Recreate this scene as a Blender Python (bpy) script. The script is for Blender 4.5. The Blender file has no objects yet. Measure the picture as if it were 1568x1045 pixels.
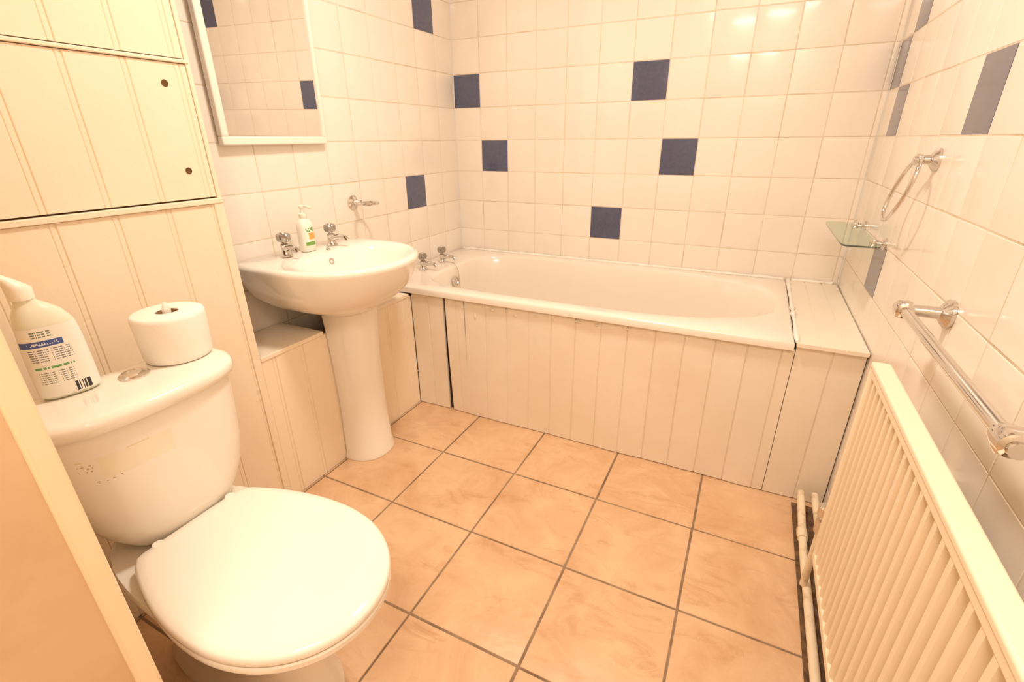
import bpy, bmesh, math, random
from mathutils import Vector, Matrix
random.seed(4)
S=bpy.context.scene
S.view_settings.view_transform='Standard'
COL=bpy.context.collection
W=1.819; T=.15; Z0=.673; XB=.205; YE=-1.48; YF=-.75

# ---------------------------------------------------------------- materials
def srgb(r,g,b):
    f=lambda c:(c/255/12.92) if c/255<=.04045 else ((c/255+.055)/1.055)**2.4
    return (f(r),f(g),f(b),1)
def mat(name,col,rough=.4,metal=0,noise=None,nscale=5,bump=0,bscale=20,coat=0,trans=0,ior=1.5,spec=.5,nlo=.35,nhi=.65,dist=0):
    m=bpy.data.materials.new(name); m.use_nodes=True
    nt=m.node_tree; b=nt.nodes['Principled BSDF']
    b.inputs['Base Color'].default_value=col; b.inputs['Roughness'].default_value=rough
    b.inputs['Metallic'].default_value=metal; b.inputs['Coat Weight'].default_value=coat
    b.inputs['Coat Roughness'].default_value=.06
    b.inputs['Transmission Weight'].default_value=trans; b.inputs['IOR'].default_value=ior
    b.inputs['Specular IOR Level'].default_value=spec
    tc=nt.nodes.new('ShaderNodeTexCoord')
    if noise:
        n=nt.nodes.new('ShaderNodeTexNoise'); n.inputs['Scale'].default_value=nscale; n.inputs['Detail'].default_value=6
        n.inputs['Roughness'].default_value=.65; n.inputs['Distortion'].default_value=dist
        nt.links.new(tc.outputs['Object'],n.inputs['Vector'])
        r=nt.nodes.new('ShaderNodeValToRGB'); r.color_ramp.elements[0].position=nlo; r.color_ramp.elements[1].position=nhi
        r.color_ramp.elements[0].color=col; r.color_ramp.elements[1].color=noise
        nt.links.new(n.outputs['Fac'],r.inputs['Fac']); nt.links.new(r.outputs['Color'],b.inputs['Base Color'])
    if bump:
        n2=nt.nodes.new('ShaderNodeTexNoise'); n2.inputs['Scale'].default_value=bscale; n2.inputs['Detail'].default_value=2
        nt.links.new(tc.outputs['Object'],n2.inputs['Vector'])
        bp=nt.nodes.new('ShaderNodeBump'); bp.inputs['Strength'].default_value=bump; bp.inputs['Distance'].default_value=.01
        nt.links.new(n2.outputs['Fac'],bp.inputs['Height']); nt.links.new(bp.outputs['Normal'],b.inputs['Normal'])
    return m
M={}
M['tile']=mat('white_glazed_tile',srgb(247,237,224),.17,noise=srgb(243,230,216),nscale=2.2,bump=.10,bscale=9,coat=.3)
M['blue']=mat('blue_glazed_tile',srgb(88,92,118),.18,noise=srgb(78,82,108),nscale=60,bump=.1,bscale=9,coat=.4)
M['grout']=mat('tile_grout',srgb(226,210,186),.9,noise=srgb(190,164,130),nscale=7,nlo=.48,nhi=.78)
def floor_mat():
    m=mat('terracotta_floor_tile',srgb(210,165,124),.36,noise=srgb(228,190,150),nscale=6,bump=.15,bscale=25,nlo=.3,nhi=.62,dist=.8)
    nt=m.node_tree; b=nt.nodes['Principled BSDF']; base=b.inputs['Base Color'].links[0].from_socket
    tc=nt.nodes.new('ShaderNodeTexCoord'); mp=nt.nodes.new('ShaderNodeMapping'); mp.inputs['Rotation'].default_value=(0,0,.7); mp.inputs['Scale'].default_value=(3,7,1)
    n=nt.nodes.new('ShaderNodeTexNoise'); n.inputs['Scale'].default_value=1.6; n.inputs['Detail'].default_value=8; n.inputs['Roughness'].default_value=.7; n.inputs['Distortion'].default_value=1.2
    nt.links.new(tc.outputs['Object'],mp.inputs['Vector']); nt.links.new(mp.outputs[0],n.inputs['Vector'])
    r=nt.nodes.new('ShaderNodeValToRGB'); r.color_ramp.elements[0].position=.54; r.color_ramp.elements[1].position=.72
    r.color_ramp.elements[0].color=(0,0,0,1); r.color_ramp.elements[1].color=(.8,.8,.8,1); nt.links.new(n.outputs['Fac'],r.inputs['Fac'])
    mx=nt.nodes.new('ShaderNodeMix'); mx.data_type='RGBA'; nt.links.new(r.outputs['Color'],mx.inputs[0]); nt.links.new(base,mx.inputs[6]); mx.inputs[7].default_value=srgb(196,146,104)
    nt.links.new(mx.outputs[2],b.inputs['Base Color']); return m
M['ftile']=floor_mat()
M['fgrout']=mat('floor_grout',srgb(162,136,108),.9,noise=srgb(116,92,70),nscale=9)
M['board']=mat('painted_board_cream',srgb(249,233,208),.5,noise=srgb(246,227,200),nscale=3,bump=.05,bscale=60)
M['pboard']=mat('painted_board_white',srgb(245,232,213),.42,noise=srgb(240,225,203),nscale=3,bump=.18,bscale=14)
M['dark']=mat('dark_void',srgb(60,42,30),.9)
M['gap']=mat('dusty_gap',srgb(130,98,66),.9,noise=srgb(80,56,36),nscale=40)
M['cer']=mat('white_ceramic',srgb(248,240,226),.08,coat=.5)
M['acr']=mat('white_bath_acrylic',srgb(242,229,214),.16,coat=.35)
M['seal']=mat('white_sealant',srgb(248,240,228),.5,noise=srgb(228,210,184),nscale=30,bump=.5,bscale=60,nlo=.55,nhi=.8)
M['chrome']=mat('chrome',(.70,.67,.64,1),.1,metal=1)
M['knob']=mat('grey_acrylic_knob',srgb(172,166,160),.12,metal=.85)
M['mir']=mat('mirror_glass',(.88,.88,.86,1),.01,metal=1)
M['frame']=mat('white_mirror_frame',srgb(250,242,228),.35)
M['door']=mat('peach_painted_wood',srgb(226,194,156),.6,noise=srgb(218,182,142),nscale=5,bump=.08,bscale=40)
M['dtrim']=mat('painted_door_edge',srgb(250,228,192),.35)
M['rad']=mat('radiator_enamel',srgb(248,230,202),.35)
M['pipe']=mat('painted_pipe',srgb(240,222,192),.45,noise=srgb(180,138,94),nscale=14,nlo=.5,nhi=.72)
M['glass']=mat('shelf_glass',srgb(205,225,205),.03,trans=.9,ior=1.45)
M['paper']=mat('toilet_paper',srgb(248,242,230),.95,bump=.06,bscale=120)
M['card']=mat('cardboard_tube',srgb(168,128,90),.9)
M['bottle']=mat('cleaner_bottle_plastic',srgb(234,234,210),.28,noise=srgb(238,236,216),nscale=6)
M['cap']=mat('white_plastic_cap',srgb(248,242,226),.35)
M['ceil']=mat('ceiling_paint',srgb(246,238,225),.9)
M['wallp']=mat('plain_wall_paint',srgb(240,226,200),.8)
M['rust']=mat('rusty_screw',srgb(110,80,50),.5,metal=.5)

def boxed_label_mat(name,base,stripes):
    m=mat(name,base,.4); nt=m.node_tree; b=nt.nodes['Principled BSDF']
    tc=nt.nodes.new('ShaderNodeTexCoord'); sp=nt.nodes.new('ShaderNodeSeparateXYZ'); nt.links.new(tc.outputs['Object'],sp.inputs[0])
    rgb=nt.nodes.new('ShaderNodeRGB'); rgb.outputs[0].default_value=base; cur=rgb.outputs[0]
    def cmp(s,lo,hi):
        a=nt.nodes.new('ShaderNodeMath'); a.operation='COMPARE'
        nt.links.new(s,a.inputs[0]); a.inputs[1].default_value=(lo+hi)/2; a.inputs[2].default_value=(hi-lo)/2
        return a.outputs[0]
    for st in stripes:
        (A,a0,a1,B,b0,b1,c,wave)=st[:8]; thr=st[8] if len(st)>8 else .45
        x=nt.nodes.new('ShaderNodeMath'); x.operation='MULTIPLY'
        nt.links.new(cmp(sp.outputs[A],a0,a1),x.inputs[0]); nt.links.new(cmp(sp.outputs[B],b0,b1),x.inputs[1]); f=x.outputs[0]
        if wave:
            wx=nt.nodes.new('ShaderNodeTexWhiteNoise'); wx.noise_dimensions='3D'
            mp=nt.nodes.new('ShaderNodeVectorMath'); mp.operation='SNAP'; mp.inputs[1].default_value=wave
            nt.links.new(tc.outputs['Object'],mp.inputs[0]); nt.links.new(mp.outputs[0],wx.inputs['Vector'])
            g=nt.nodes.new('ShaderNodeMath'); g.operation='GREATER_THAN'; g.inputs[1].default_value=thr; nt.links.new(wx.outputs['Value'],g.inputs[0])
            y=nt.nodes.new('ShaderNodeMath'); y.operation='MULTIPLY'; nt.links.new(f,y.inputs[0]); nt.links.new(g.outputs[0],y.inputs[1]); f=y.outputs[0]
        mx=nt.nodes.new('ShaderNodeMix'); mx.data_type='RGBA'; mx.inputs[7].default_value=c
        nt.links.new(f,mx.inputs[0]); nt.links.new(cur,mx.inputs[6]); cur=mx.outputs[2]
    nt.links.new(cur,b.inputs['Base Color'])
    return m

# ---------------------------------------------------------------- mesh helpers
def finish(name,bm,mats,parent=None,smooth=True,ang=35,loc=(0,0,0),rot=None,bevel=0,recalc=True):
    if recalc: bmesh.ops.recalc_face_normals(bm,faces=bm.faces)
    for f in bm.faces: f.smooth=smooth
    if smooth:
        for e in bm.edges:
            if len(e.link_faces)==2 and e.calc_face_angle(0)>math.radians(ang): e.smooth=False
    me=bpy.data.meshes.new(name); bm.to_mesh(me); bm.free()
    if not isinstance(mats,(list,tuple)): mats=[mats]
    for m in mats: me.materials.append(m)
    o=bpy.data.objects.new(name,me); COL.objects.link(o); o.location=loc
    if rot: o.rotation_euler=rot
    if parent: o.parent=parent
    if bevel:
        md=o.modifiers.new('b','BEVEL'); md.width=bevel; md.segments=3; md.limit_method='ANGLE'
    return o
def empty(name,loc=(0,0,0)):
    o=bpy.data.objects.new(name,None); o.empty_display_size=.05; COL.objects.link(o); o.location=loc; return o
def addbox(bm,x0,x1,y0,y1,z0,z1,mi=0):
    v=[bm.verts.new(p) for p in [(x0,y0,z0),(x1,y0,z0),(x1,y1,z0),(x0,y1,z0),(x0,y0,z1),(x1,y0,z1),(x1,y1,z1),(x0,y1,z1)]]
    for q in [(0,3,2,1),(4,5,6,7),(0,1,5,4),(1,2,6,5),(2,3,7,6),(3,0,4,7)]:
        f=bm.faces.new([v[i] for i in q]); f.material_index=mi
def box(name,x0,x1,y0,y1,z0,z1,m,parent=None,bevel=0):
    bm=bmesh.new(); addbox(bm,x0,x1,y0,y1,z0,z1); return finish(name,bm,m,parent,smooth=bevel>0,bevel=bevel)
def ring(cx,cy,ap,an,b,n1,n2,z,N=64):
    o=[]
    for i in range(N):
        t=2*math.pi*i/N; c,s=math.cos(t),math.sin(t); n=n1 if c>=0 else n2; a=ap if c>=0 else an
        r=1/max(abs(c),abs(s)) if n>=50 else (abs(c)**n+abs(s)**n)**(-1/n)
        o.append((cx+a*c*r,cy+b*s*r,z))
    return o
def loft_bm(bm,rings,cap0=True,cap1=True,mi=0):
    R=[[bm.verts.new(p) for p in r] for r in rings]; N=len(R[0])
    for A,B in zip(R,R[1:]):
        for i in range(N):
            f=bm.faces.new((A[i],A[(i+1)%N],B[(i+1)%N],B[i])); f.material_index=mi
    for flag,r in ((cap0,R[0]),(cap1,R[-1])):
        if flag:
            c=bm.verts.new(sum((v.co for v in r),Vector())/N)
            for i in range(N):
                f=bm.faces.new((r[i],r[(i+1)%N],c)); f.material_index=mi
    return R
def loft(name,rings,m,parent=None,cap0=True,cap1=True,ang=40,**k):
    bm=bmesh.new(); loft_bm(bm,rings,cap0,cap1); return finish(name,bm,m,parent,ang=ang,**k)
def lathe(name,prof,m,parent=None,loc=(0,0,0),rot=None,N=32,cap0=True,cap1=True,ang=40,flute=0):
    rings=[]
    for r,z in prof:
        rings.append([((r*(1+flute*math.cos(6*2*math.pi*i/N)))*math.cos(2*math.pi*i/N),(r*(1+flute*math.cos(6*2*math.pi*i/N)))*math.sin(2*math.pi*i/N),z) for i in range(N)])
    return loft(name,rings,m,parent,cap0,cap1,ang,loc=loc,rot=rot)
def tube(name,pts,r,m,parent=None,N=16,closed=False,loc=(0,0,0)):
    P=[Vector(p) for p in pts]; rings=[]; up=None; n=len(P)
    rr=r if isinstance(r,(list,tuple)) else [r]*n
    for i,p in enumerate(P):
        if closed: t=(P[(i+1)%n]-P[i-1]).normalized()
        else: t=(P[min(i+1,n-1)]-P[max(i-1,0)]).normalized()
        if up is None:
            a=Vector((0,0,1)) if abs(t.z)<.9 else Vector((1,0,0)); up=(a-t*a.dot(t)).normalized()
        up=(up-t*up.dot(t)).normalized(); s=t.cross(up)
        rings.append([tuple(p+(up*math.cos(2*math.pi*j/N)+s*math.sin(2*math.pi*j/N))*rr[i]) for j in range(N)])
    if closed: rings.append(rings[0])
    bm=bmesh.new(); loft_bm(bm,rings,not closed,not closed)
    if closed: bmesh.ops.remove_doubles(bm,verts=bm.verts,dist=1e-6)
    return finish(name,bm,m,parent,loc=loc)
def smoothpath(pts,k=6):
    P=[Vector(p) for p in pts]; o=[]
    for i in range(len(P)-1):
        p0=P[max(i-1,0)];p1=P[i];p2=P[i+1];p3=P[min(i+2,len(P)-1)]
        for j in range(k):
            t=j/k; o.append(.5*((2*p1)+(p2-p0)*t+(2*p0-5*p1+4*p2-p3)*t*t+(3*p1-p0-3*p2+p3)*t**3))
    o.append(P[-1]); return o

def tiled(name,O,U,V,Nn,u0,u1,v0,v1,pu,pv,T,blue=(),g=.0015,bev=.0026,dep=.0012,thick=.1,mats=None,jit=.0004):
    bm=bmesh.new(); O,U,V,Nn=map(Vector,(O,U,V,Nn))
    P=lambda u,v,n:O+U*u+V*v+Nn*n
    i0=math.floor((u0-pu)/T); i1=math.ceil((u1-pu)/T); j0=math.floor((v0-pv)/T); j1=math.ceil((v1-pv)/T)
    for i in range(i0,i1):
        for j in range(j0,j1):
            a0=max(u0,pu+i*T)+g;a1=min(u1,pu+(i+1)*T)-g;b0=max(v0,pv+j*T)+g;b1=min(v1,pv+(j+1)*T)-g
            if a1-a0<2.5*bev or b1-b0<2.5*bev: continue
            ju=random.uniform(-.0007,.0007); jv=random.uniform(-.0007,.0007)
            a0+=ju;a1+=ju;b0+=jv;b1+=jv
            w=[random.uniform(-jit,0) for _ in range(4)]
            c=[(a0,b0),(a1,b0),(a1,b1),(a0,b1)]; s=[(1,1),(-1,1),(-1,-1),(1,-1)]
            base=[bm.verts.new(P(x,y,-dep)) for x,y in c]
            mid=[bm.verts.new(P(x+sx*bev*.35,y+sy*bev*.35,-dep*.35)) for (x,y),(sx,sy) in zip(c,s)]
            top=[bm.verts.new(P(x+sx*bev,y+sy*bev,w[k])) for k,((x,y),(sx,sy)) in enumerate(zip(c,s))]
            mi=1 if (i,j) in blue else 0
            fs=[bm.faces.new(top)]
            for k in range(4):
                fs.append(bm.faces.new((base[k],base[(k+1)%4],mid[(k+1)%4],mid[k]))); fs.append(bm.faces.new((mid[k],mid[(k+1)%4],top[(k+1)%4],top[k])))
            for f in fs: f.material_index=mi
    bm.normal_update()
    for f in bm.faces:
        if f.normal.dot(Nn)<0: f.normal_flip()
    q=[P(u0,v0,-dep),P(u1,v0,-dep),P(u1,v1,-dep),P(u0,v1,-dep),P(u0,v0,-thick),P(u1,v0,-thick),P(u1,v1,-thick),P(u0,v1,-thick)]
    cen=sum(q,Vector())/8
    v=[bm.verts.new(p) for p in q]
    for ff in [(0,1,2,3),(7,6,5,4),(0,4,5,1),(1,5,6,2),(2,6,7,3),(3,7,4,0)]:
        f=bm.faces.new([v[k] for k in ff]); f.material_index=2; f.normal_update()
        if f.normal.dot(f.calc_center_median()-cen)<0: f.normal_flip()
    return finish(name,bm,mats or [M['tile'],M['blue'],M['grout']],smooth=True,ang=25,recalc=False)

def boards(name,O,U,V,Nn,u0,u1,v0,v1,pitch,phase,m,parent=None,depth=.003,bead=.011,thick=.01,wob=0,gw=.0026,shear=0,bow=0):
    O,U,V,Nn=map(Vector,(O,U,V,Nn)); prof=[(u0,0)]
    k=math.floor((u0-phase)/pitch)
    while phase+k*pitch<u1+.02:
        c=phase+k*pitch; k+=1
        for off in ((0,bead) if bead else (0,)):
            w=gw if off==0 else .002; d=depth if off==0 else depth*.6
            x=c+off
            if x-w>u0+.003 and x+w<u1-.003:
                if not bead: prof.append((x-pitch*.5,bow))
                prof+=[(x-w,0),(x-w*.3,-d),(x+w*.3,-d),(x+w,0)]
    prof.append((u1,0)); prof.append((u1,-thick)); prof.append((u0,-thick))
    prof=[p for i,p in enumerate(prof) if i==0 or p[0]>=u0]
    bm=bmesh.new()
    nv=14 if wob or shear else 1
    rows=[]
    for r in range(nv+1):
        vv=v0+(v1-v0)*r/nv
        rows.append([bm.verts.new(O+U*(u+shear*(1-r/nv))+V*vv+Nn*(n+wob*(math.sin(u*13+vv*7)+math.sin(u*29-vv*11)*.5))) for u,n in prof])
    n=len(prof)
    for A,B in zip(rows,rows[1:]):
        for i in range(n): bm.faces.new((A[i],A[(i+1)%n],B[(i+1)%n],B[i]))
    bm.faces.new(rows[0]); bm.faces.new(rows[-1])
    return finish(name,bm,m,parent,smooth=bool(wob),ang=20)

# ---------------------------------------------------------------- room shell
H=2.3
tiled('wall_back',(0,0,0),(1,0,0),(0,0,1),(0,-1,0),0,W,0,H,0,Z0,T,
      blue={(5,0),(7,2),(6,4),(0,4),(1,2),(11,7),(3,8)})
tiled('wall_left',(0,0,0),(0,-1,0),(0,0,1),(1,0,0),0,2.15,0,H,0,Z0,T,blue={(2,1),(1,6),(9,5),(5,8)})
tiled('wall_right',(W,0,0),(0,-1,0),(0,0,1),(-1,0,0),0,3.0,0,H,0,Z0,T,blue={(0,4),(1,3),(1,5),(6,3),(3,0),(9,6),(13,4)},jit=.0006)
tiled('floor',(0,0,0),(1,0,0),(0,1,0),(0,0,1),0,W,-3.0,0,.5198,-1.0346,.309,g=.003,bev=.003,dep=.002,thick=.1,
      mats=[M['ftile'],M['ftile'],M['fgrout']],jit=.0006)
box('ceiling',-.1,W+.1,-3.0,.1,H,H+.1,M['ceil'])
box('wall_front',-.1,.829,-2.33,-2.15,0,H,M['door'])
box('wall_hall',-.1,W+.1,-3.1,-3.0,0,H,M['wallp'])
e=empty('trim_1')
box('door_edge_bead',.826,.836,-2.162,-2.138,0,H,M['dtrim'],e,bevel=.004)

# ---------------------------------------------------------------- boxed-in boarded cupboard (left)
cup=empty('boarded_cupboard')
box('carcass',.002,XB-.012,-2.148,YE-.002,.001,H-.002,M['gap'],cup)
X=XB
boards('lower_panel',(X,0,0),(0,-1,0),(0,0,1),(1,0,0),-YE,2.148,.002,.978,.112,1.612,M['board'],cup,depth=.0024)
boards('middle_door',(X,0,0),(0,-1,0),(0,0,1),(1,0,0),-YE+.012,2.148,.996,1.292,.112,1.618,M['board'],cup,depth=.0024)
boards('upper_door',(X,0,0),(0,-1,0),(0,0,1),(1,0,0),-YE+.012,2.148,1.304,2.29,.112,1.622,M['board'],cup,depth=.0024)
box('corner_trim',X-.012,X+.004,YE-.024,YE,.002,.990,M['board'],cup,bevel=.002)
box('corner_trim_upper',X-.012,X+.003,YE-.011,YE,.992,2.295,M['board'],cup,bevel=.001)
box('rail_lower',X-.01,X+.006,-2.148,YE,.979,.992,M['board'],cup,bevel=.002)
box('rail_upper',X-.01,X+.005,-2.148,YE-.004,1.2935,1.3015,M['board'],cup,bevel=.002)
for i,(y,z) in enumerate([(-1.548,1.249),(-1.545,1.061)]):
    lathe('screw_%d'%(i+1),[(.0075,0),(.0078,.0008),(.006,.0012),(.003,.0005)],M['rust'],cup,loc=(X,y,z),rot=(0,math.pi/2,0),N=20)

# low boxing under basin
low=empty('low_pipe_boxing')
boards('front_panel',(X,0,0),(0,-1,0),(0,0,1),(1,0,0),.752,1.478,.002,.515,.105,.80,M['board'],low)
box('ledge_near',.003,X+.003,-1.478,-1.236,.515,.529,M['board'],low,bevel=.002)
box('ledge_far',.003,X+.003,-1.03,-.766,.515,.529,M['board'],low,bevel=.002)
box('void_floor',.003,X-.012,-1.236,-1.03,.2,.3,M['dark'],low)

# ---------------------------------------------------------------- bath
bath=empty('bathtub')
N=96
def br(ap_x1,an_x0,y0,y1,z,n1,n2,cx=.9):
    return ring(cx,(y0+y1)/2,ap_x1-cx,cx-an_x0,(y1-y0)/2,n1,n2,z,N)
rings=[br(1.632,.004,-.763,-.004,.532,99,99),br(1.632,.004,-.763,-.004,.553,99,99),br(1.629,.006,-.758,-.007,.559,60,60),br(1.622,.012,-.748,-.014,.561,60,60),
 br(1.60,.175,-.705,-.05,.561,2.5,5),br(1.59,.185,-.697,-.058,.558,2.5,5),br(1.582,.192,-.690,-.065,.548,2.5,5),
 br(1.55,.20,-.675,-.078,.48,2.6,5),br(1.50,.21,-.66,-.09,.38,2.7,5),br(1.43,.22,-.645,-.105,.27,2.8,5),br(1.37,.235,-.625,-.125,.20,2.9,4.5),br(1.30,.27,-.59,-.16,.165,3,4),br(1.1,.4,-.5,-.25,.155,3,3)]
loft('shell',rings,M['acr'],bath,cap0=False,ang=60)
def bead(name,a,b,r,par):
    a=Vector(a);b=Vector(b);n=int((b-a).length/.03); pts=[a+(b-a)*i/n for i in range(n+1)]
    return tube(name,pts,[r*random.uniform(.6,1.4) for _ in pts],M['seal'],par,N=8)
bead('sealant_back',(.02,-.0105,.563),(1.62,-.0105,.563),.0065,bath)
lathe('overflow',[(.026,0),(.026,.004),(.018,.007),(.016,.003)],M['chrome'],bath,loc=(.206,-.40,.49),rot=(0,math.pi/2,0))
tube('plug_chain',smoothpath([(.13,-.385,.575),(.185,-.375,.57),(.205,-.37,.54),(.212,-.37,.47),(.22,-.38,.40)]),.0018,M['chrome'],bath,N=6)

pan=empty('bath_panel')
def pb(n,a,b,ph,zt=.531,shear=0): boards(n,(0,YF,0),(1,0,0),(0,0,1),(0,-1,0),a,b,.003,zt,.0945,ph,M['pboard'],pan,wob=.0018,bead=0,depth=.0032,gw=.0028,shear=shear,bow=.0010)
pb('end_board',X+.002,.367,.292)
pb('loose_board',.378,.466,.9,shear=.009)
pb('boards_main',.4715,1.638,.5655)
pb('boards_right',1.64,W-.003,1.735,.546)
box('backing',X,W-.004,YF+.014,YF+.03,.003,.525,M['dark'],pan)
for i,(bx,bz,sx,sz) in enumerate([(.60,.508,.012,.006),(.665,.515,.008,.005),(.70,.50,.010,.008),(.79,.511,.014,.005),(.86,.505,.009,.006),(.95,.514,.016,.005),(1.02,.512,.008,.004),(.52,.47,.005,.014),(1.13,.515,.010,.004)]):
    b_=lathe('paint_blister_%d'%(i+1),[(1,-.3),(.95,.15),(.75,.5),(.4,.75),(.12,.82)],M['pboard'],pan,loc=(bx,YF-.0012,bz),rot=(math.pi/2,0,0),N=20)
    b_.scale=(sx,sz,.004)
bs=empty('bath_end_shelf')
boards('top_boards',(0,0,.560),(1,0,0),(0,1,0),(0,0,1),1.637,W-.003,-.768,-.010,.062,1.70,M['pboard'],bs,thick=.012,bead=0)
bead('sealant_end',(1.638,-.012,.561),(1.638,-.760,.561),.0075,bs)
bead('sealant_wall',(1.65,-.009,.563),(1.80,-.009,.563),.006,bs)

# ---------------------------------------------------------------- taps
def tap(name,loc,ang=0,s=1.0,spout=.085):
    t=empty(name,loc); t.rotation_euler=(0,0,ang); t.scale=(s,s,s)
    lathe('flange',[(.024,0),(.024,.004),(.019,.008),(.015,.014),(.0145,.036),(.017,.040),(.017,.046),(.010,.050),(.010,.056)],M['chrome'],t)
    tube('spout',smoothpath([(0,0,.026),(spout*.4,0,.036),(spout*.8,0,.036),(spout,0,.024)],5),[.013]*4+[.011]*4+[.0095]*8,M['chrome'],t)
    lathe('handle',[(.012,.054),(.021,.058),(.024,.066),(.024,.080),(.020,.086),(.012,.088)],M['knob'],t,N=36,flute=.07,ang=20)
    lathe('handle_cap',[(.012,.088),(.011,.091),(.005,.0925)],M['chrome'],t)
    return t
tap('basin_tap',(.094,-1.230,.7755),-.15,.86); tap('basin_tap',(.094,-1.03,.7755),.1,.86)
tap('bath_tap',(.10,-.505,.5615),0,.88); tap('bath_tap',(.10,-.345,.5615),0,.88)

# ---------------------------------------------------------------- basin + pedestal
BY=-1.13
bas=empty('pedestal_basin')
def R(cx,ap,an,b,n1,n2,z): return ring(cx,BY,ap,an,b,n1,n2,z,72)
rings=[R(.235,.09,.14,.09,2.4,3,.585),R(.23,.13,.19,.145,2.3,3,.605),R(.22,.18,.21,.20,2.2,4,.632),R(.21,.228,.204,.236,2.15,5,.668),R(.205,.259,.202,.251,2.1,6,.705),R(.205,.272,.202,.257,2.1,7,.733),
 R(.205,.279,.202,.260,2.1,7,.752),R(.205,.282,.202,.261,2.1,7,.763),R(.205,.278,.2,.257,2.1,7,.771),R(.205,.268,.196,.247,2.1,7,.775),
 R(.295,.168,.125,.215,2.1,2.6,.774),R(.295,.161,.119,.208,2.1,2.6,.769),R(.29,.152,.105,.190,2.1,2.6,.745),R(.285,.13,.085,.165,2.1,2.6,.70),R(.28,.09,.06,.12,2,2.2,.665),R(.27,.04,.03,.05,2,2,.652)]
loft('bowl',rings,M['cer'],bas,ang=60)
rings=[R(.215,.112,.008,.100,2.3,40,.001),R(.215,.112,.008,.100,2.3,40,.012),R(.215,.104,.008,.094,2.3,40,.03),R(.215,.098,.008,.088,2.3,40,.2),R(.215,.098,.008,.09,2.3,40,.4),R(.215,.106,.008,.098,2.3,40,.55),R(.215,.118,.008,.108,2.3,40,.645)]
loft('pedestal',rings,M['cer'],bas,ang=50)
lathe('overflow_hole',[(.011,0),(.011,.003),(.006,.003),(.005,.0)],M['chrome'],bas,loc=(.184,BY,.745),rot=(0,math.radians(75),0),N=20)
lathe('waste',[(.022,0),(.022,.003),(.014,.003),(.012,-.002)],M['chrome'],bas,loc=(.275,BY,.653),N=24)
lathe('chain_stay',[(.008,0),(.008,.004),(.003,.01)],M['chrome'],bas,loc=(.14,BY+.035,.774),N=16)
sd=empty('soap_dispenser',(.092,-1.137,.776))
sm=boxed_label_mat('soap_label',srgb(246,240,226),[(2,.02,.032,1,-.02,.02,srgb(120,170,70),None),(2,.04,.062,1,-.006,.02,srgb(235,170,80),None),(2,.066,.08,1,-.015,.02,srgb(110,160,80),(.003,.003,.003))])
loft('body',[ring(0,0,.021*k,.021*k,.028*k,2.6,2.6,z,40) for k,z in [(.9,0),(1,.004),(1,.08),(.95,.092),(.7,.103),(.42,.108),(.42,.116)]],sm,sd)
lathe('collar',[(.012,.112),(.013,.114),(.013,.124),(.006,.127),(.005,.142),(.009,.143),(.010,.150),(.006,.153)],M['cap'],sd,N=24)
tube('nozzle',smoothpath([(0,0,.148),(.018,.004,.149),(.032,.008,.143)]),.0042,M['cap'],sd,N=10)

th=empty('tumbler_holder',(0,-.803,.897))
lathe('rosette',[(.027,.0005),(.027,.005),(.02,.011),(.012,.014),(.010,.04),(.010,.045)],M['chrome'],th,rot=(0,math.pi/2,0))
tube('ring',[(.085+.036*math.cos(t*math.pi/16),.036*math.sin(t*math.pi/16),0) for t in range(32)],.005,M['chrome'],th,closed=True,N=10)

# ---------------------------------------------------------------- mirror (hangs very slightly off the wall)
mi=empty('framed_mirror',(.006,-1.1145,1.116)); mi.rotation_euler=(0,math.radians(.75),math.radians(.75))
y0,y1,z0,z1=-.2035,.2035,0,.62; fw=.024
for n,a in (('frame_bottom',(y0,y1,z0,z0+fw)),('frame_top',(y0,y1,z1-fw,z1)),('frame_left',(y0,y0+fw,z0+fw,z1-fw)),('frame_right',(y1-fw*.6,y1,z0+fw,z1-fw))):
    box(n,-.002,.02,*a,M['frame'],mi,bevel=.004)
box('glass',-.002,.012,y0+fw*.8,y1-fw*.5,z0+fw*.8,z1-fw*.8,M['mir'],mi)

# ---------------------------------------------------------------- toilet
CY=-1.905
toi=empty('toilet')
def lidring(x0,x1,hw,hh,z,sc=1.0):
    L=x1-x0; xm=x0+.52*L
    half=[]
    for i in range(19):
        t=i/18; x=xm+(x1-xm)*math.sin((1-t)*math.pi/2); q=(x-xm)/(x1-xm); w=hw*(max(0,1-q**2.15))**(1/2.05); half.append((x,w))
    for i in range(1,15):
        t=i/14; x=xm-(xm-x0)*t; w=hh+(hw-hh)*(math.cos(t*math.pi/2)**.8 if t<1 else 0); half.append((x,w))
    half.append((x0-.004,hh*.9)); half.append((x0-.005,hh*.45))
    pts=half+[(x0-.005,0)]+[(x,-w) for x,w in reversed(half[1:])]
    cx=(x0+x1)/2
    return [(cx+(x-cx)*sc,CY-.003+w*sc,z) for x,w in pts]
a=(.517,.985,.171,.112)
loft('seat',[lidring(*a,.370,.975),lidring(*a,.372,.995),lidring(*a,.382,.997),lidring(*a,.385,.985)],M['cer'],toi)
loft('lid',[lidring(*a,.389,.97),lidring(*a,.391,1.0),lidring(*a,.397,1.004),lidring(*a,.403,.995),lidring(*a,.407,.97),lidring(*a,.4085,.9),lidring(*a,.4095,.6),lidring(*a,.410,.2)],M['cer'],toi,ang=60)
def P(x0,x1,b,z,n1=2.2,n2=3,cx=None):
    cx=cx or x0+.5*(x1-x0); return ring(cx,CY,x1-cx,cx-x0,b,n1,n2,z,64)
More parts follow.
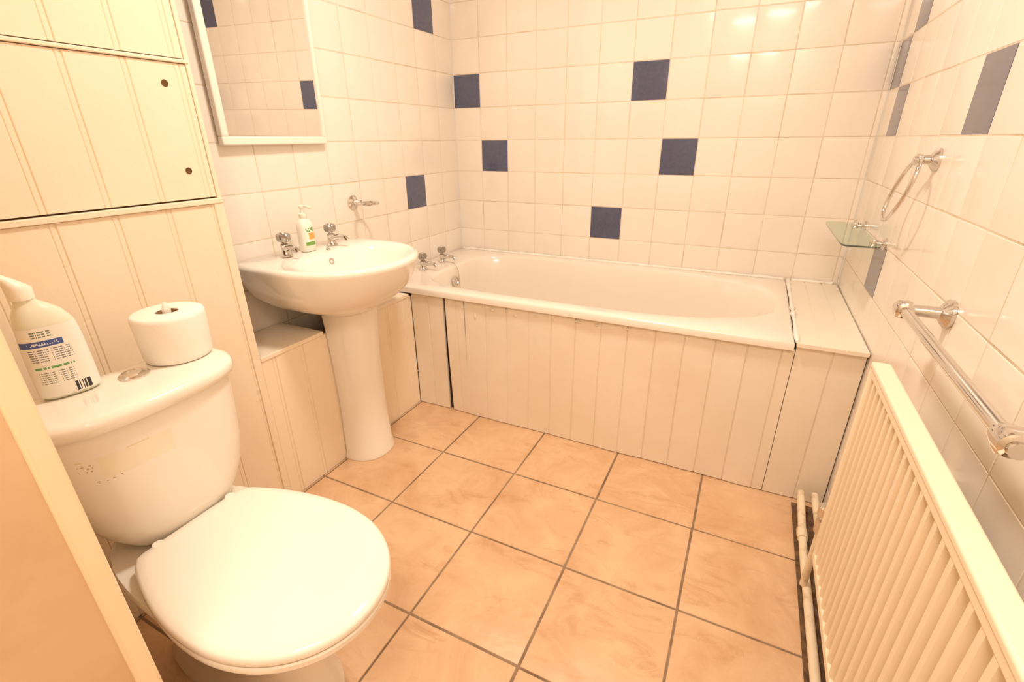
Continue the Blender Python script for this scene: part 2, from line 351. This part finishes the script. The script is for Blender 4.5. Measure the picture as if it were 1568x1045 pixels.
loft('pan',[P(.36,.82,.098,.001,2.6,4),P(.36,.82,.098,.02,2.6,4),P(.37,.80,.088,.04,2.6,4),P(.37,.78,.082,.12,2.4,4),P(.36,.79,.095,.19,2.3,3.5,.6),P(.35,.85,.125,.25,2.2,3.2,.65),P(.35,.92,.146,.31,2.1,3,.7),P(.35,.96,.155,.345,2.1,3,.72),P(.35,.97,.158,.360,2.1,3,.72),P(.352,.965,.154,.368,2.1,3,.72)],M['cer'],toi,ang=50)
for s in (-1,1): lathe('hinge_%d'%(s+2),[(.014,.0),(.014,.03),(.01,.036)],M['cer'],toi,loc=(.522,CY+s*.075,.372),N=20)
yc=CY-.045
cistm=boxed_label_mat('cistern_glaze_with_residue',srgb(248,240,226),[(1,yc-.06,yc+.055,2,.578,.622,srgb(246,235,212),None),(1,yc-.085,yc+.03,2,.6205,.6235,srgb(236,220,184),(.012,.012,.003),.6),(1,yc-.075,yc-.035,2,.573,.578,srgb(186,160,120),(.004,.004,.002),.85),(1,yc-.085,yc-.068,2,.60,.614,srgb(196,170,126),(.003,.003,.003),.84)])
cistm.node_tree.nodes['Principled BSDF'].inputs['Roughness'].default_value=.12
def C(x0,x1,b,z,n1=3,n2=8):
    cx=x0+.35*(x1-x0); return ring(cx,CY+.012,x1-cx,cx-x0,b,n1,n2,z,72)
loft('cistern',[C(.36,.50,.085,.372),C(.36,.507,.108,.39),C(.355,.513,.13,.42),C(.35,.516,.150,.46),C(.348,.518,.162,.52),C(.345,.518,.169,.6),C(.345,.518,.172,.667)],cistm,toi,ang=60)
loft('cistern_lid',[C(.340,.520,.174,.664),C(.336,.528,.182,.668),C(.335,.531,.185,.678),C(.335,.531,.185,.688),C(.337,.527,.181,.695),C(.345,.515,.170,.699),C(.37,.48,.13,.7)],M['cer'],toi,ang=60)
lathe('flush_button',[(.026,0),(.026,.004),(.022,.007),(.019,.005),(.018,.006),(.01,.0075)],M['chrome'],toi,loc=(.405,CY+.03,.6995))
tube('inlet_pipe',smoothpath([(.36,CY-.11,.42),(.33,CY-.125,.36),(.31,CY-.13,.2),(.31,CY-.13,.01)]),.008,M['pipe'],toi,N=10)

tr=empty('toilet_roll',(.388,-1.776,.7015))
rp=[(.021,.002),(.059,0),(.062,.003),(.0635,.01),(.067,.09),(.065,.098),(.061,.1),(.022,.1),(.0205,.098)]
lathe('paper',rp,M['paper'],tr,cap0=False,cap1=False,N=48,ang=50)
lathe('tube',[(.0205,.098),(.0205,.004),(.019,.004),(.019,.099)],M['card'],tr,cap0=False,cap1=False,N=32)
loft('paper_tuft',[[(.004*k*math.cos(t*math.pi/4)*(1+.3*(t%2)),.007*k*math.sin(t*math.pi/4),z) for t in range(8)] for k,z in [(1,.03),(1.2,.09),(1.3,.105),(.5,.118)]],M['paper'],tr)

cb=empty('toilet_cleaner_bottle',(.369,-1.962,.7015)); cb.rotation_euler=(0,0,math.radians(-12))
BR=lambda k,kk,z,dx=0,dy=0:ring(dx,dy,.028*k,.028*k,.044*kk,2.6,2.6,z,48)
loft('body',[BR(.85,.9,0),BR(1,1,.006),BR(1.05,1,.05),BR(1.0,.97,.10),BR(.95,.90,.135),BR(.85,.74,.155,0,-.004),BR(.65,.5,.168,0,-.008),BR(.5,.34,.176,0,-.012),BR(.5,.33,.184,0,-.014)],M['bottle'],cb,ang=60)
bm=bmesh.new()
loft_bm(bm,[ring(0,-.014,.017,.017,.017,2,2,.181,32),ring(0,-.014,.0175,.0175,.0175,2,2,.200,32),ring(0,-.018,.014,.014,.014,2,2,.207,32),ring(0,-.026,.010,.010,.011,2,2,.217,32),ring(0,-.036,.008,.008,.008,2,2,.227,32)])
finish('angled_cap',bm,M['cap'],cb,ang=50)
LB=[(2,.100,.111,1,-.05,.012,srgb(70,92,160),None),(2,.103,.108,1,-.034,.008,srgb(225,228,235),(.0016,.0016,.005))]
for k in range(3): LB.append((2,.117+k*.0042,.1192+k*.0042,1,-.026,.0,srgb(110,125,110),(.0013,.0013,1),.35))
for k in range(6): LB.append((2,.074+k*.004,.0757+k*.004,1,-.036,.02,srgb(110,116,140),(.0011,.0011,1),.35))
LB.append((2,.060,.064,1,-.036,.016,srgb(110,165,100),(.002,.002,1),.3))
for k in range(6): LB.append((2,.032+k*.004,.0336+k*.004,1,-.036,.012,srgb(120,126,126),(.0011,.0011,1),.35))
LB.append((2,.008,.026,1,.004,.028,srgb(40,40,50),(1,.0014,1)))
lm=boxed_label_mat('cleaner_label',srgb(246,244,234),LB)
bm=bmesh.new(); rows=[]
for z,k,kk in [(.006,1.0,1.0),(.03,1.03,1),(.05,1.05,1),(.075,1.03,.985),(.10,1.0,.97),(.118,.985,.94),(.134,.955,.9)]:
    rr=ring(0,0,.028*k+.0006,.028*k,.044*kk+.0004,2.6,2.6,z,96); sel=rr[-19:]+rr[:21]
    rows.append([bm.verts.new(p) for p in sel])
for A,B in zip(rows,rows[1:]):
    for i in range(len(A)-1): bm.faces.new((A[i],A[i+1],B[i+1],B[i]))
finish('label',bm,lm,cb)

# ---------------------------------------------------------------- right wall fittings
tg=empty('towel_ring',(W,-.809,1.072))
lathe('rosette',[(.026,.0),(.026,.005),(.018,.012),(.011,.016),(.010,.028),(.013,.032),(.013,.042),(.008,.046)],M['chrome'],tg,rot=(0,-math.pi/2,0))
tube('ring',[(-.037-.012*(1-math.cos(t*math.pi/24)),.062*math.sin(t*math.pi/24)+.026*(1-math.cos(t*math.pi/24)),-.073*(1-math.cos(t*math.pi/24))) for t in range(48)],.0048,M['chrome'],tg,closed=True,N=12)
gs=empty('glass_shelf')
loft('glass_plate',[ring(1.752,-.40,.05,.05,.235,12,12,z,64) for z in (.829,.834)],M['glass'],gs,ang=30)
for i,y in enumerate((-.225,-.57)):
    lathe('rosette_%d'%(i+1),[(.018,.0),(.018,.004),(.012,.009),(.009,.012),(.009,.03)],M['chrome'],gs,loc=(W,y,.832),rot=(0,-math.pi/2,0),N=24)
    lathe('clip_%d'%(i+1),[(.009,-.012),(.011,-.008),(.011,.008),(.009,.012)],M['chrome'],gs,loc=(W-.03,y,.832),N=20)
rl=empty('towel_rail')
xr=W-.072
tube('bar',[(xr,-1.155,.813),(xr,-1.69,.813)],.0095,M['chrome'],rl,N=24)
for i,y in enumerate((-1.18,-1.665)):
    lathe('mount_%d'%(i+1),[(.028,.0),(.028,.006),(.02,.013),(.012,.018),(.011,.058),(.017,.062),(.018,.07),(.017,.082),(.010,.086)],M['chrome'],rl,loc=(W,y,.813),rot=(0,-math.pi/2,0))
    lathe('end_%d'%(i+1),[(.008,-.018),(.015,-.014),(.0165,0),(.015,.014),(.008,.018)],M['chrome'],rl,loc=(xr,y,.813),rot=(math.pi/2,0,0))

# radiator
rad=empty('radiator')
xf=1.714; ya=-1.235; yb=-2.12; zt=.712; zb=.205
bm=bmesh.new(); prof=[(ya,0)]; p=.0305; y=ya-.018
while y-p>yb:
    prof+=[(y,0),(y-.004,.016),(y-p*.5,.016),(y-p*.5-.004,0)]; y-=p
prof.append((yb,0))
A=[bm.verts.new((xf+d,yy,zb+.02)) for yy,d in prof]; B=[bm.verts.new((xf+d,yy,zt-.022)) for yy,d in prof]
for i in range(len(A)-1): bm.faces.new((A[i],A[i+1],B[i+1],B[i]))
for row,z in ((A,zb+.02),(B,zt-.022)):
    v0=bm.verts.new((xf+.017,ya,z));v1=bm.verts.new((xf+.017,yb,z))
    bm.faces.new(row+[v1,v0])
finish('ribbed_face',bm,M['rad'],rad,smooth=False)
box('top_band',xf-.001,xf+.014,yb,ya,zt-.024,zt-.003,M['rad'],rad,bevel=.003)
box('bottom_band',xf-.001,xf+.014,yb,ya,zb,zb+.021,M['rad'],rad,bevel=.003)
box('back_plate',xf+.022,xf+.028,yb,ya,zb+.01,zt-.006,M['rad'],rad)
box('side_cover',xf-.002,xf+.030,ya-.002,ya+.006,zb+.03,zt-.002,M['rad'],rad,bevel=.003)
box('top_cover',xf-.003,xf+.030,yb,ya+.006,zt-.010,zt+.004,M['rad'],rad,bevel=.0045)
for i,y in enumerate((-1.4,-1.95)): box('bracket_%d'%(i+1),xf+.028,W-.001,y-.015,y+.015,.3,.6,M['rad'],rad)
pp=empty('heating_pipes')
tube('valve_tail',[(1.735,-1.222,.245),(1.735,-1.15,.245)],.010,M['chrome'],pp)
lathe('valve',[(.012,-.035),(.015,-.03),(.015,.012),(.012,.016),(.017,.02),(.018,.045),(.014,.05)],M['chrome'],pp,loc=(1.735,-1.15,.245),N=24)
tube('valve_riser',[(1.735,-1.15,.215),(1.735,-1.15,.03)],.0085,M['pipe'],pp)
tube('pipe_front',smoothpath([(1.745,-.785,.06),(1.745,-.83,.05),(1.745,-1.0,.026),(1.745,-1.3,.024),(1.745,-2.14,.024)]),.011,M['pipe'],pp)
tube('pipe_rear',[(1.783,-.785,.06),(1.783,-1.3,.05),(1.783,-2.14,.05)],.011,M['pipe'],pp)
for i,y in enumerate((-.95,-1.6)): lathe('coupling_%d'%(i+1),[(.0145,-.02),(.0145,.02)],M['pipe'],pp,loc=(1.745,y,.028),rot=(math.pi/2,0,0),N=20)
box('dusty_strip',1.728,W-.002,-2.14,-.775,.001,.004,M['gap'],pp)

# ---------------------------------------------------------------- lights
def area(name,loc,size,e,col,rot=(0,0,0),shape='DISK'):
    l=bpy.data.lights.new(name,'AREA'); l.shape=shape; l.size=size; l.energy=e; l.color=col
    o=bpy.data.objects.new(name,l); o.location=loc; o.rotation_euler=rot; COL.objects.link(o); return o
area('ceiling_lamp',(.95,-1.2,2.24),.24,20.3,(1,.905,.80))
area('hall_fill',(1.35,-2.62,2.2),.6,16,(1,.89,.78))  # added fill light, out of view, to brighten the jamb and doorway side
w=bpy.data.worlds.new('w'); S.world=w; w.use_nodes=True
w.node_tree.nodes['Background'].inputs[0].default_value=(1,.88,.76,1); w.node_tree.nodes['Background'].inputs[1].default_value=.8

# ---------------------------------------------------------------- camera
cam=bpy.data.cameras.new('camera'); co=bpy.data.objects.new('camera',cam); COL.objects.link(co); S.camera=co
yaw,pit,rol=.45844,.40093,-.00957
F=Vector((-math.sin(yaw)*math.cos(pit),math.cos(yaw)*math.cos(pit),-math.sin(pit)))
R0=Vector((math.cos(yaw),math.sin(yaw),0)); U0=R0.cross(F)
Rr=math.cos(rol)*R0+math.sin(rol)*U0; Uu=-math.sin(rol)*R0+math.cos(rol)*U0
m=Matrix((Rr,Uu,-F)).transposed().to_4x4(); m.translation=(1.44938,-2.29994,1.12357); co.matrix_world=m
cam.sensor_width=36; cam.sensor_fit='HORIZONTAL'; cam.lens=727.483/1568*36; cam.clip_start=.01
